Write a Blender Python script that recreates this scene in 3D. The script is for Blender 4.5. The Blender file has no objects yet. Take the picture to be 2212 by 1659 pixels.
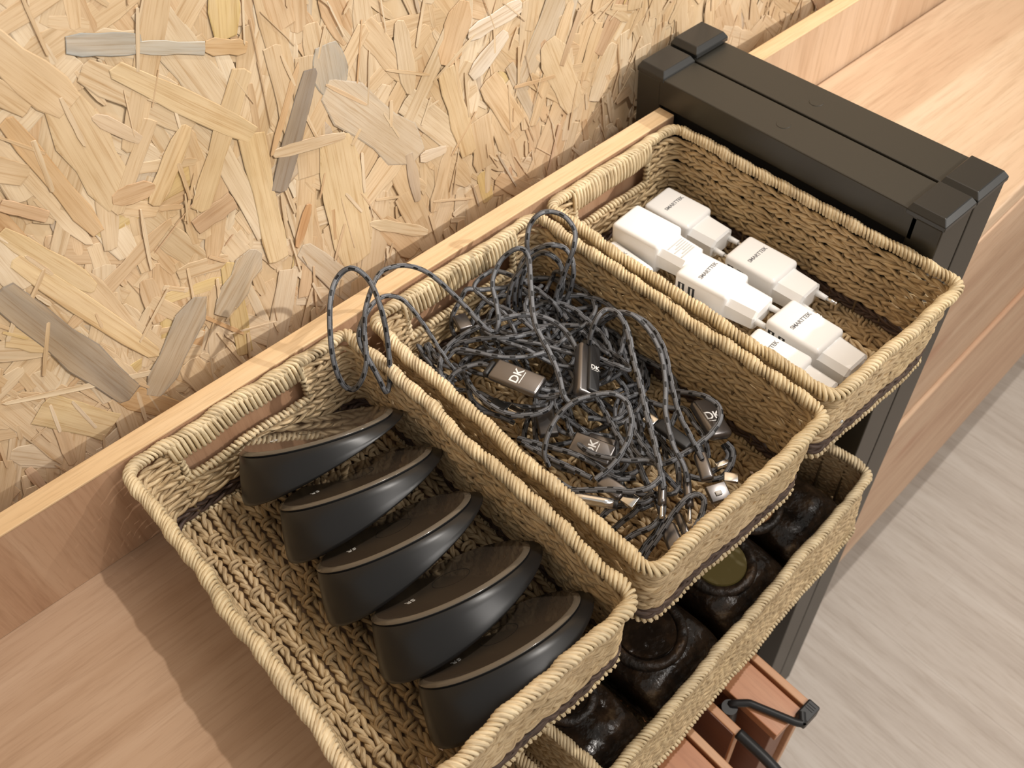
import bpy, bmesh, math, random
import numpy as np
from mathutils import Matrix, Vector

C = bpy.context.scene.collection
SC = bpy.context.scene

# ---------------------------------------------------------------- camera
M = ((0.7492, -0.6597, -0.0591), (-0.5378, -0.5539, -0.6356), (0.3866, 0.5080, -0.7698))
cam_d = bpy.data.cameras.new('camera')
cam = bpy.data.objects.new('camera', cam_d); C.objects.link(cam)
r_, d_, f_ = Vector(M[0]), Vector(M[1]), Vector(M[2])
rot = Matrix((r_, -d_, -f_)).transposed()
cam.matrix_world = Matrix.Translation((0, 0, 0.495)) @ rot.to_4x4()
cam_d.sensor_width = 36; cam_d.lens = 36 * 2000 / 2212
cam_d.clip_start = 0.01; cam_d.clip_end = 50
cam_d.dof.use_dof = True; cam_d.dof.focus_distance = 0.53; cam_d.dof.aperture_fstop = 16
SC.camera = cam

# ---------------------------------------------------------------- world, lights, exposure
w = bpy.data.worlds.new('world'); SC.world = w; w.use_nodes = True
w.node_tree.nodes['Background'].inputs[0].default_value = (1.0, 0.93, 0.84, 1)
w.node_tree.nodes['Background'].inputs[1].default_value = 0.33

def spot(name, travel, dist, target, watts, size, col, angle=50):
    t = Vector(travel).normalized(); p = Vector(target) - t * dist
    l = bpy.data.lights.new(name, 'SPOT'); l.energy = watts; l.shadow_soft_size = size
    l.spot_size = math.radians(angle); l.spot_blend = 0.6; l.color = col
    o = bpy.data.objects.new(name, l); C.objects.link(o)
    o.location = p; o.rotation_euler = t.to_track_quat('-Z', 'Y').to_euler()
    return o
spot('ceiling_spot', (-0.40, 0.11, -1.0), 2.3, (0.28, 0.22, 0), 68, 0.020, (1.0, 0.94, 0.87), 62)
spot('wall_spot', (-0.75, 1.05, -0.60), 4.0, (0.55, 0.445, 0.34), 330, 0.03, (1.0, 0.94, 0.87), 15)
al = bpy.data.lights.new('soft_fill', 'AREA'); al.shape = 'SQUARE'; al.size = 1.2; al.energy = 24; al.color = (1.0, 0.95, 0.9)  # added fill with no known fixture; softens shadows and lifts front faces
ao = bpy.data.objects.new('soft_fill', al); C.objects.link(ao); ao.location = (1.0, -1.6, 2.0)
ao.rotation_euler = (Vector((0.4, 0.2, 0)) - ao.location).to_track_quat('-Z', 'Y').to_euler()
SC.view_settings.view_transform = 'Standard'
SC.view_settings.look = 'None'
SC.view_settings.exposure = 0.43
SC.view_settings.gamma = 1.0
SC.view_settings.use_curve_mapping = False

# ---------------------------------------------------------------- helpers
def tag(o, label=None, cat=None, group=None, kind=None):
    if label: o['label'] = label
    if cat: o['category'] = cat
    if group: o['group'] = group
    if kind: o['kind'] = kind
    return o
def empty(name, loc=(0, 0, 0), label=None, cat=None, group=None):
    o = bpy.data.objects.new(name, None); C.objects.link(o); o.location = loc
    o.empty_display_size = 0.01
    return tag(o, label, cat, group)
def link(name, me, mat=None, parent=None, smooth=False):
    if mat is not None:
        me.materials.clear(); me.materials.append(mat)
    if smooth:
        me.polygons.foreach_set('use_smooth', np.ones(len(me.polygons), dtype=bool))
    o = bpy.data.objects.new(name, me); C.objects.link(o)
    if parent is not None: o.parent = parent
    return o
def mesh_np(name, V, F, uv=None):
    """quads only: V (n,3), F (m,4), uv (m*4,2)"""
    me = bpy.data.meshes.new(name)
    V = np.asarray(V, dtype=np.float32); F = np.asarray(F, dtype=np.int32)
    me.vertices.add(len(V)); me.vertices.foreach_set('co', V.ravel())
    me.loops.add(F.size); me.loops.foreach_set('vertex_index', F.ravel())
    me.polygons.add(len(F))
    me.polygons.foreach_set('loop_start', np.arange(0, F.size, F.shape[1], dtype=np.int32))
    me.polygons.foreach_set('loop_total', np.full(len(F), F.shape[1], dtype=np.int32))
    me.update(calc_edges=True)
    if uv is not None:
        l = me.uv_layers.new(name='UVMap'); l.data.foreach_set('uv', np.asarray(uv, dtype=np.float32).ravel())
    me.validate(); me.update()
    return me
def box_bm(bm, x0, x1, y0, y1, z0, z1, bev=0.0, seg=2):
    r = bmesh.ops.create_cube(bm, size=1.0)
    vs = r['verts']
    for v in vs:
        v.co.x = x0 + (v.co.x + 0.5) * (x1 - x0); v.co.y = y0 + (v.co.y + 0.5) * (y1 - y0); v.co.z = z0 + (v.co.z + 0.5) * (z1 - z0)
    if bev > 0:
        es = list({e for v in vs for e in v.link_edges})
        bmesh.ops.bevel(bm, geom=es, offset=bev, segments=seg, affect='EDGES', profile=0.5)
def box(name, b, mat, parent=None, bev=0.0008, seg=2, smooth=False, xf=None):
    bm = bmesh.new(); box_bm(bm, *b, bev=bev, seg=seg)
    if xf is not None: bmesh.ops.transform(bm, matrix=xf, verts=bm.verts)
    me = bpy.data.meshes.new(name); bm.to_mesh(me); bm.free()
    return link(name, me, mat, parent, smooth)
def resample(P, ds):
    P = np.asarray(P, float); s = np.r_[0, np.cumsum(np.linalg.norm(np.diff(P, axis=0), axis=1))]
    n = max(3, int(round(s[-1] / ds)) + 1); t = np.linspace(0, s[-1], n)
    return np.stack([np.interp(t, s, P[:, i]) for i in range(3)], 1), t
def catmull(P, k=10):
    P = np.asarray(P, float); Q = np.vstack([2 * P[0] - P[1], P, 2 * P[-1] - P[-2]]); out = []
    for i in range(1, len(Q) - 2):
        p0, p1, p2, p3 = Q[i - 1:i + 3]
        for t in np.linspace(0, 1, k, endpoint=False):
            out.append(0.5 * ((2 * p1) + (-p0 + p2) * t + (2 * p0 - 5 * p1 + 4 * p2 - p3) * t * t + (-p0 + 3 * p1 - 3 * p2 + p3) * t ** 3))
    out.append(P[-1]); return np.array(out)
def frames(P):
    T = np.gradient(P, axis=0); T /= np.linalg.norm(T, axis=1)[:, None] + 1e-12
    a = np.array([0, 0, 1.0]) if abs(T[0][2]) < 0.8 else np.array([1.0, 0, 0])
    N = np.zeros_like(P); n = a - T[0] * (a @ T[0]); n /= np.linalg.norm(n); N[0] = n
    for i in range(1, len(P)):
        n = n - T[i] * (n @ T[i]); n /= np.linalg.norm(n) + 1e-12; N[i] = n
    return T, N, np.cross(T, N)
def frames_up(P, up=(0, 0, 1)):
    T = np.gradient(P, axis=0); T /= np.linalg.norm(T, axis=1)[:, None] + 1e-12
    up = np.array(up, float)
    B = np.cross(T, up); B /= np.linalg.norm(B, axis=1)[:, None] + 1e-12
    return T, np.cross(B, T), B
def tube_arr(P, r, sides=6, t=None, fr=None, caps=False, flat=1.0):
    P = np.asarray(P, float); n = len(P)
    T, N, B = frames(P) if fr is None else fr
    r = np.broadcast_to(r, (n,))
    a = np.linspace(0, 2 * np.pi, sides, endpoint=False)
    V = (P[:, None, :] + r[:, None, None] * (np.cos(a)[None, :, None] * N[:, None, :] * flat + np.sin(a)[None, :, None] * B[:, None, :])).reshape(-1, 3)
    i = np.arange(n - 1)[:, None] * sides; j = np.arange(sides)[None, :]; j2 = (j + 1) % sides
    F = np.stack([i + j, i + j2, i + sides + j2, i + sides + j], -1).reshape(-1, 4)
    if t is None: t = np.r_[0, np.cumsum(np.linalg.norm(np.diff(P, axis=0), axis=1))]
    u0 = np.repeat(t[:-1], sides); u1 = np.repeat(t[1:], sides)
    v0 = np.tile(np.arange(sides) / sides, n - 1); v1 = v0 + 1 / sides
    uv = np.stack([np.stack([u0, v0], -1), np.stack([u0, v1], -1), np.stack([u1, v1], -1), np.stack([u1, v0], -1)], 1).reshape(-1, 2)
    return V, F, uv
class Acc:
    def __init__(s): s.V = []; s.F = []; s.U = []; s.n = 0
    def add(s, V, F, uv): s.V.append(V); s.F.append(F + s.n); s.U.append(uv); s.n += len(V)
    def mesh(s, name): return mesh_np(name, np.vstack(s.V), np.vstack(s.F), np.vstack(s.U))
rng = np.random.default_rng(7)
random.seed(7)

# ---------------------------------------------------------------- materials
def mat(name, col=(0.5, 0.5, 0.5), rough=0.5, metal=0.0, **kw):
    m = bpy.data.materials.new(name); m.use_nodes = True
    b = m.node_tree.nodes['Principled BSDF']
    b.inputs['Base Color'].default_value = (*col, 1); b.inputs['Roughness'].default_value = rough
    b.inputs['Metallic'].default_value = metal
    for k, v in kw.items(): b.inputs[k].default_value = v
    return m
class N:
    def __init__(s, m): s.t = m.node_tree; s.b = s.t.nodes['Principled BSDF']
    def n(s, typ, **kw):
        x = s.t.nodes.new(typ)
        for k, v in kw.items(): setattr(x, k, v)
        return x
    def l(s, a, b): s.t.links.new(a, b)
    def mapping(s, scale, src='Object', rot=(0, 0, 0), loc=(0, 0, 0)):
        c = s.n('ShaderNodeTexCoord'); m = s.n('ShaderNodeMapping')
        m.inputs['Scale'].default_value = scale; m.inputs['Rotation'].default_value = rot; m.inputs['Location'].default_value = loc
        s.l(c.outputs[src], m.inputs[0]); return m.outputs[0]
    def noise(s, vec, scale, detail=4, rough=0.5, dist=0.0):
        x = s.n('ShaderNodeTexNoise'); x.inputs['Scale'].default_value = scale; x.inputs['Detail'].default_value = detail
        x.inputs['Roughness'].default_value = rough; x.inputs['Distortion'].default_value = dist
        s.l(vec, x.inputs['Vector']); return x.outputs['Fac']
    def ramp(s, fac, stops):
        x = s.n('ShaderNodeValToRGB'); e = x.color_ramp.elements
        while len(e) < len(stops): e.new(0.5)
        for q, (p, c) in zip(e, stops): q.position = p; q.color = (*c, 1)
        s.l(fac, x.inputs[0]); return x.outputs[0]
    def mix(s, fac, a, b, mode='MIX'):
        x = s.n('ShaderNodeMix', data_type='RGBA', blend_type=mode)
        if isinstance(fac, float): x.inputs[0].default_value = fac
        else: s.l(fac, x.inputs[0])
        for i, v in ((6, a), (7, b)):
            if isinstance(v, tuple): x.inputs[i].default_value = (*v, 1)
            else: s.l(v, x.inputs[i])
        return x.outputs[2]
    def math(s, op, a, b=0.0):
        x = s.n('ShaderNodeMath', operation=op)
        for i, v in ((0, a), (1, b)):
            if isinstance(v, (float, int)): x.inputs[i].default_value = v
            else: s.l(v, x.inputs[i])
        return x.outputs[0]
    def bump(s, h, strength, dist=0.001):
        x = s.n('ShaderNodeBump'); x.inputs['Strength'].default_value = strength; x.inputs['Distance'].default_value = dist
        s.l(h, x.inputs['Height']); s.l(x.outputs[0], s.b.inputs['Normal'])
    def col(s, c): s.l(c, s.b.inputs['Base Color'])

def wood(name, c0, c1, c2, axis='x', rough=0.45, fine=1.0, rot=(0, 0, 0), loc=(0, 0, 0), knots=0.0):
    m = mat(name, c1, rough); k = N(m)
    lo, hi = 2.2, 34.0
    sc = {'x': (lo, hi, hi), 'y': (hi, lo, hi), 'z': (hi, hi, lo)}[axis]
    v = k.mapping(sc, rot=rot, loc=loc)
    a = k.noise(v, 1.0, 6, 0.55, 0.6); b = k.noise(v, 9.0 * fine, 3, 0.7)
    base = k.ramp(a, [(0.28, c0), (0.5, c1), (0.72, c2)])
    dark = k.ramp(b, [(0.30, (0.80, 0.76, 0.72)), (0.52, (1, 1, 1)), (1, (1.03, 1.03, 1.03))])
    c = k.mix(0.75, base, dark, 'MULTIPLY')
    if knots > 0:
        vv = k.mapping({'x': (3.2, 9, 9), 'y': (9, 3.2, 9), 'z': (9, 9, 3.2)}[axis], loc=(0.3, 0.1, 0.45))
        vo = k.n('ShaderNodeTexVoronoi'); vo.inputs['Scale'].default_value = 1.0; k.l(vv, vo.inputs['Vector'])
        kn = k.ramp(vo.outputs['Distance'], [(0.0, (0.45, 0.25, 0.18)), (0.07, (0.72, 0.5, 0.42)), (0.16, (1, 1, 1))])
        c = k.mix(knots, c, kn, 'MULTIPLY')
    k.col(c); k.bump(b, 0.12, 0.0004)
    return m
M_shelf = wood('shelf_oak', (0.385, 0.24, 0.145), (0.475, 0.315, 0.205), (0.545, 0.38, 0.26), 'x', fine=1.0)
M_lipface = wood('lip_oak', (0.38, 0.215, 0.125), (0.48, 0.29, 0.175), (0.55, 0.36, 0.23), 'z', fine=1.2, rot=(0, 0.25, 0))
M_liptop = wood('lip_edge_oak', (0.64, 0.42, 0.22), (0.72, 0.50, 0.28), (0.78, 0.58, 0.36), 'x', fine=1.6)
M_shelf2 = wood('shelf_oak_pale', (0.55, 0.37, 0.24), (0.63, 0.46, 0.31), (0.70, 0.54, 0.39), 'x', loc=(3, 1, 2))
M_face2 = wood('panel_oak', (0.48, 0.29, 0.18), (0.57, 0.375, 0.24), (0.63, 0.44, 0.30), 'x', loc=(7, 3, 1), knots=0.8)
M_face3 = wood('panel_oak_low', (0.48, 0.28, 0.17), (0.58, 0.375, 0.24), (0.64, 0.45, 0.30), 'x', loc=(2, 8, 4), knots=0.6)
M_floor = wood('floor_laminate', (0.50, 0.43, 0.37), (0.60, 0.53, 0.465), (0.66, 0.595, 0.53), 'y', rough=0.55, rot=(0, 0, math.radians(-10)), fine=0.9)
M_crate = wood('red_cedar', (0.42, 0.16, 0.07), (0.50, 0.215, 0.10), (0.56, 0.27, 0.14), 'y', rough=0.4)
M_crate_edge = wood('red_cedar_pale', (0.50, 0.24, 0.11), (0.58, 0.30, 0.15), (0.64, 0.37, 0.20), 'y', rough=0.4)
M_crate_shade = wood('red_cedar_shadow_side', (0.16, 0.06, 0.035), (0.2, 0.08, 0.045), (0.24, 0.1, 0.06), 'y', rough=0.5)  # darkened copy of the red cedar, shade put into its colour
M_frame = mat('powder_coated_frame', (0.026, 0.0235, 0.018), 0.40)
k = N(M_frame); nz = k.noise(k.mapping((1, 1, 1)), 900, 2); k.bump(nz, 0.08, 0.0003)
M_cap = mat('plastic_post_cap', (0.020, 0.020, 0.019), 0.26)
M_gap = mat('black_gap', (0.005, 0.005, 0.005), 0.8)

M_lipface2 = wood('upstand_oak_pale', (0.52, 0.34, 0.215), (0.60, 0.42, 0.275), (0.67, 0.49, 0.34), 'z', rot=(0, 0.2, 0), loc=(5, 1, 0))

def straw(name, base, dark, light, rough=0.62):
    m = mat(name, base, rough); k = N(m)
    v = k.mapping((150, 7.0, 1), 'UV')
    f = k.noise(v, 1.0, 4, 0.6, 0.6)
    v2 = k.mapping((1, 1, 1), 'Object')
    g = k.noise(v2, 60, 3, 0.6); h = k.noise(v2, 9, 2)
    c = k.ramp(f, [(0.30, dark), (0.48, base), (0.72, light)])
    c2 = k.ramp(g, [(0.3, (0.80, 0.78, 0.74)), (0.6, (1.06, 1.05, 1.0))])
    c3 = k.ramp(h, [(0.35, (0.92, 0.90, 0.84)), (0.65, (1.04, 1.03, 1.03))])
    k.col(k.mix(1.0, k.mix(1.0, c, c2, 'MULTIPLY'), c3, 'MULTIPLY'))
    k.bump(f, 0.5, 0.0006)
    return m
M_straw = straw('twisted_paper_rope', (0.57, 0.43, 0.262), (0.31, 0.21, 0.11), (0.70, 0.565, 0.37))
M_rim = straw('pale_paper_rope', (0.66, 0.535, 0.355), (0.38, 0.28, 0.16), (0.80, 0.69, 0.49))
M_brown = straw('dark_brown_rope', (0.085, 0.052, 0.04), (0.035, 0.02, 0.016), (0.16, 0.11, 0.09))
M_core = mat('rope_core', (0.16, 0.11, 0.055), 0.9)

# ---------------------------------------------------------------- OSB wall made of pressed strands
WY = 0.445
def strand_material():
    m = mat('pressed_strands', (0.7, 0.5, 0.3), 0.5); k = N(m)
    at = k.n('ShaderNodeAttribute'); at.attribute_name = 'tone'
    v = k.mapping((14, 420, 1), 'UV')
    f = k.noise(v, 1.0, 5, 0.62, 0.5); v3 = k.mapping((50, 1500, 1), 'UV'); f3 = k.noise(v3, 1.0, 2, 0.5)
    c = k.ramp(f, [(0.27, (0.72, 0.60, 0.46)), (0.47, (0.97, 0.95, 0.92)), (0.75, (1.06, 1.06, 1.04))])
    c3 = k.ramp(f3, [(0.28, (0.86, 0.8, 0.72)), (0.45, (1, 1, 1))])
    g = k.noise(k.mapping((1, 1, 1)), 14, 3)
    c4 = k.ramp(g, [(0.33, (0.86, 0.80, 0.70)), (0.62, (1.05, 1.05, 1.05))])
    k.col(k.mix(1.0, k.mix(1.0, k.mix(1.0, at.outputs['Color'], c, 'MULTIPLY'), c3, 'MULTIPLY'), c4, 'MULTIPLY'))
    k.bump(f, 0.2, 0.0004)
    k.b.inputs['Specular IOR Level'].default_value = 0.4
    return m
M_strand = strand_material()
M_board = mat('board_base', (0.50, 0.33, 0.17), 0.7)
k = N(M_board)
k.col(k.ramp(k.noise(k.mapping((22, 22, 6)), 1.0, 6, 0.7, 1.2), [(0.3, (0.55, 0.38, 0.2)), (0.5, (0.68, 0.5, 0.3)), (0.7, (0.76, 0.6, 0.4))]))
wall = box('wall_back', (-3.0, 4.0, WY, WY + 0.02, -0.73, 1.8), M_board, bev=0)
tag(wall, kind='structure')

TAN = [(0.72, 0.555, 0.37), (0.74, 0.575, 0.385), (0.70, 0.53, 0.34), (0.76, 0.61, 0.43), (0.72, 0.54, 0.345), (0.79, 0.66, 0.49), (0.67, 0.48, 0.30), (0.71, 0.56, 0.38)]
ODD = [(0.60, 0.38, 0.20), (0.64, 0.43, 0.25), (0.54, 0.45, 0.36), (0.60, 0.51, 0.40), (0.85, 0.74, 0.58), (0.66, 0.46, 0.31), (0.72, 0.55, 0.26)]
def flake(x, z, L, W, ang, off, col, r, tilt=0.0, jag=0.35):
    """outline of a wood flake in its own frame, returned as verts, faces, uv, colour"""
    n = 3
    ts = np.linspace(-1, 1, 6)
    wid = W * (0.86 + 0.28 * np.array([r.random() for _ in range(6)])) * np.where(np.abs(ts) > 0.99, 0.45 + 0.55 * r.random(), 1)
    top = [(t * L / 2 + (r.random() - .5) * L * 0.02, wid[i] / 2) for i, t in enumerate(ts)]
    bot = [(t * L / 2 + (r.random() - .5) * L * 0.02, -wid[5 - i] / 2) for i, t in enumerate(ts[::-1])]
    endR = [(L / 2 * (1 + jag * 0.25 * r.random()), W * (0.2 - 0.4 * r.random()))]
    endL = [(-L / 2 * (1 + jag * 0.25 * r.random()), W * (0.2 - 0.4 * r.random()))]
    pts = top + endR + bot + endL
    ca, sa = math.cos(ang), math.sin(ang)
    th = 0.00008 + 0.00016 * r.random()
    b = [(x + p * ca - q * sa, WY - off - tilt * p * 0.01, z + p * sa + q * ca) for p, q in pts]
    ins = [(x + p * .985 * ca - q * .93 * sa, WY - off - th - tilt * p * 0.01, z + p * .985 * sa + q * .93 * ca) for p, q in pts]
    return b + ins, pts, len(pts)
def flakes_mesh(name, specs, seed):
    r = random.Random(seed); V = []; F = []; UV = []; COL = []
    for s in specs:
        v, pts, n = flake(*s[:7], r, *s[7:])
        o = len(V); V += v
        uo = r.random() * 50; vo = r.random() * 50
        F.append([o + n + i for i in range(n)]); UV += [(uo + p, vo + q) for p, q in pts]; COL += [tuple(c * (1 - mx) + d * mx for c, d in zip([q * g for q in s[6]], (0.72, 0.56, 0.38))) for g, mx in [(0.86 + 0.20 * r.random(), 0.10 + 0.45 * r.random() ** 2) for _ in range(n)]]
        for i in range(n):
            j = (i + 1) % n
            F.append([o + i, o + j, o + n + j, o + n + i])
            UV += [(uo + pts[a][0], vo + pts[a][1]) for a in (i, j, j, i)]; COL += [tuple(c * 0.93 for c in s[6])] * 4
    me = bpy.data.meshes.new(name); me.from_pydata(V, [], F)
    l = me.uv_layers.new(name='UVMap'); l.data.foreach_set('uv', np.array(UV, dtype=np.float32).ravel())
    ca = me.color_attributes.new('tone', 'FLOAT_COLOR', 'CORNER')
    ca.data.foreach_set('color', np.array([(*c, 1) for c in COL], dtype=np.float32).ravel())
    me.update(); return me
def pick(r):
    c = r.choice(TAN) if r.random() < 0.91 else r.choice(ODD)
    g = 0.96 + 0.09 * r.random(); return tuple(min(0.95, a * g) for a in c)
def rnd_ang(r):
    return math.radians(90 + r.gauss(0, 28)) if r.random() < 0.8 else r.random() * math.pi
rr = random.Random(11)
X0, X1, Z0, Z1 = -0.35, 1.15, -0.08, 0.50
small = []
for i in range(6500):
    L = rr.choice((0.014, 0.024, 0.036, 0.055)) * (0.7 + 0.6 * rr.random()); Wd = min(0.016, L * (0.14 + 0.26 * rr.random()))
    small.append((X0 + rr.random() * (X1 - X0), Z0 + rr.random() * (Z1 - Z0), L, Wd, rnd_ang(rr), 0.0002 + 0.0008 * i / 6500, pick(rr), rr.uniform(-.4, .4)))
tag(link('strand_chips', flakes_mesh('strand_chips', small, 1), M_strand, wall), kind='stuff')
big = []
for i in range(235):
    L = 0.040 + 0.05 * rr.random(); Wd = 0.008 + 0.013 * rr.random()
    big.append((-0.15 + rr.random() * 1.0, -0.02 + rr.random() * 0.38, L, Wd, rnd_ang(rr), 0.0008 + 0.0007 * rr.random(), pick(rr), rr.uniform(-.3, .3)))
DG = (0.36, 0.31, 0.26)
big += [(0.1124,0.2689,0.0354,0.0106,-0.388,0.00164,(0.42,0.44,0.44),0),
 (0.1426,0.2540,0.0366,0.0070,-0.422,0.00158,(0.55,0.55,0.52),0),
 (0.1706,0.2424,0.0239,0.0092,-0.429,0.00161,(0.68,0.47,0.26),0),
 (0.1944,0.1770,0.0750,0.0124,-2.137,0.00182,(0.29,0.25,0.22),0),
 (0.1923,0.1929,0.0532,0.0044,-2.176,0.00170,(0.72,0.5,0.3),0),
 (0.2267,0.2036,0.0309,0.0227,-1.616,0.00158,(0.46,0.42,0.36),0),
 (0.2492,0.1547,0.0936,0.0303,-0.958,0.00161,(0.62,0.53,0.42),0),
 (0.3510,0.1830,0.0441,0.0121,0.063,0.00170,(0.84,0.74,0.62),0),
 (0.3435,0.1614,0.0369,0.0129,0.507,0.00170,(0.80,0.71,0.60),0),
 (0.1414,0.2212,0.0878,0.0128,-0.868,0.00170,(0.76,0.60,0.38),0),
 (0.0845,0.2237,0.0751,0.0250,-1.513,0.00152,(0.74,0.57,0.36),0),
 (0.1501,0.1934,0.0830,0.0122,-2.213,0.00167,(0.76,0.59,0.37),0),
 (0.1189,0.1942,0.0476,0.0111,-2.336,0.00167,(0.74,0.56,0.34),0),
 (0.1642,0.1431,0.0911,0.0155,-1.664,0.00164,(0.75,0.58,0.35),0),
 (0.2163,0.1108,0.0970,0.0304,-1.622,0.00161,(0.78,0.61,0.38),0),
 (0.0429,0.2082,0.0233,0.0069,-0.814,0.00170,(0.72,0.50,0.33),0),
 (0.0627,0.2157,0.0777,0.0104,-1.397,0.00158,(0.70,0.48,0.27),0),
 (0.0268,0.1176,0.1125,0.0205,-1.313,0.00185,(0.34,0.29,0.24),0),
 (0.0458,0.1343,0.1092,0.0124,-1.210,0.00167,(0.76,0.58,0.34),0),
 (0.0407,0.1750,0.0615,0.0123,-1.149,0.00158,(0.74,0.56,0.32),0),
 (0.0788,0.0781,0.0722,0.0209,-2.368,0.00185,(0.44,0.38,0.31),0),
 (0.0278,0.0850,0.1010,0.0042,2.699,0.00182,(0.86,0.73,0.54),0),
 (0.1298,0.0976,0.0480,0.0191,-2.415,0.00170,(0.56,0.48,0.38),0),
 (0.1827,0.1126,0.0295,0.0073,-2.135,0.00170,(0.62,0.36,0.18),0),
 (0.0950,0.1893,0.0234,0.0113,2.975,0.00164,(0.66,0.45,0.27),0),
 (0.1319,0.1528,0.0269,0.0125,-2.956,0.00161,(0.60,0.42,0.28),0),
 (0.0171,0.1327,0.0368,0.0173,-0.820,0.00164,(0.74,0.58,0.36),0),
 (0.0089,0.0684,0.0493,0.0214,-1.016,0.00164,(0.72,0.56,0.32),0),
 (0.0508,0.0451,0.0526,0.0161,-0.998,0.00167,(0.62,0.40,0.20),0),
 (0.2697,0.1021,0.0396,0.0080,-1.549,0.00170,(0.55,0.46,0.38),0),
 (0.2884,0.1118,0.0219,0.0083,-0.177,0.00176,(0.86,0.76,0.64),0),
 (0.2519,0.0680,0.0548,0.0090,-0.685,0.00170,(0.80,0.66,0.46),0),
 (0.3182,0.1875,0.0410,0.0200,-2.084,0.00158,(0.72,0.51,0.32),0),
 (0.3130,0.1312,0.0715,0.0159,-1.422,0.00164,(0.77,0.60,0.38),0),
 (0.2021,0.1647,0.0484,0.0075,-0.235,0.00176,(0.74,0.60,0.44),0),
 (0.1016,0.2268,0.0276,0.0072,-0.935,0.00158,(0.66,0.52,0.38),0),
 (0.4184,0.1417,0.0396,0.0052,-2.064,0.00176,(0.58,0.42,0.28),0),
 (0.4094,0.1154,0.0700,0.0226,-1.188,0.00158,(0.78,0.62,0.42),0)]
for i, s in enumerate(big):
    link('wood_strand', flakes_mesh('wood_strand', [s], 100 + i), M_strand, wall)
sl = []
for i in range(520):   # slivers on top
    L = 0.008 + 0.035 * rr.random(); Wd = 0.0006 + 0.0022 * rr.random()
    sl.append((-0.15 + rr.random() * 1.0, -0.02 + rr.random() * 0.38, L, Wd, rnd_ang(rr), 0.0016 + 0.0003 * rr.random(), pick(rr), rr.uniform(-.3, .3)))
tag(link('strand_slivers', flakes_mesh('strand_slivers', sl, 3), M_strand, wall), kind='stuff')

# ---------------------------------------------------------------- floor
fl = empty('floor', (0, 0, 0)); tag(fl, kind='structure')
fb = box('floor_base', (-3, 5, -3.5, WY + 0.02, -0.77, -0.7303), M_floor, fl, bev=0)
for i in range(20):       # laminate boards running towards the wall
    x0 = -1.4 + i * 0.19
    for j in range(4):
        y1 = WY - j * 1.0 + (0.33 * (i % 3)) ; y0 = y1 - 0.9996
        if y0 > WY: continue
        m4 = Matrix.Rotation(math.radians(10), 4, 'Z')
        box('plank', (x0, x0 + 0.1897, max(y0, -3.2), min(y1, 0.9), -0.7312, -0.73), M_floor, fl, bev=0.0, xf=None)

# ---------------------------------------------------------------- left shelf with upstand
s1 = empty('display_shelf', (0, 0, 0), 'pale oak display shelf with low upstand along the board wall, carrying the three top baskets', 'shelf')
box('shelf_board', (-1.2, 0.475, 0.168, 0.405, -0.018, 0.0), M_shelf, s1, bev=0.0006)
box('upstand_board', (-1.2, 0.4755, 0.3905, 0.405, 0.0003, 0.0735), M_lipface, s1, bev=0.0)
box('upstand_edge', (-1.2, 0.4755, 0.3903, 0.4052, 0.0735, 0.0750), M_liptop, s1, bev=0.0004)
# ---------------------------------------------------------------- right unit
s2 = empty('display_counter', (0.55, 0, 0), 'pale oak display counter beyond the black frame with knotty front panels', 'counter')
def slab(name, x0, x1, ya, yb, z0, z1, m, back=None, th=0.018):
    """vertical or flat board whose front edge runs slightly askew: y = ya + (yb-ya)*t"""
    bm = bmesh.new()
    yk0, yk1 = (back, back) if back is not None else (ya + th, yb + th)
    co = [(x0, ya, z0), (x1, yb, z0), (x1, yk1, z0), (x0, yk0, z0), (x0, ya, z1), (x1, yb, z1), (x1, yk1, z1), (x0, yk0, z1)]
    v = [bm.verts.new(c) for c in co]
    for f in ((3, 2, 1, 0), (4, 5, 6, 7), (0, 1, 5, 4), (1, 2, 6, 5), (2, 3, 7, 6), (3, 0, 4, 7)): bm.faces.new([v[i] for i in f])
    bmesh.ops.bevel(bm, geom=bm.edges[:], offset=0.0025, segments=3, affect='EDGES', profile=0.5)
    bmesh.ops.translate(bm, verts=bm.verts, vec=(-0.55, 0, 0))
    me = bpy.data.meshes.new(name); bm.to_mesh(me); bm.free()
    return link(name, me, m, s2)
slab('counter_top', 0.549, 1.6, 0.1845, 0.238, -0.008, 0.012, M_shelf2, back=0.389)
box('upstand_board', (-0.001, 1.05, 0.3905, 0.405, 0.0003, 0.0735), M_lipface2, s2, bev=0.0)
box('upstand_edge', (-0.001, 1.05, 0.3903, 0.4052, 0.0735, 0.0750), M_liptop, s2, bev=0.0004)
slab('front_panel', 0.549, 1.6, 0.1835, 0.237, -0.2345, -0.0085, M_face2)
slab('front_panel', 0.549, 1.6, 0.1795, 0.232, -0.493, -0.2355, M_face3)

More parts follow.
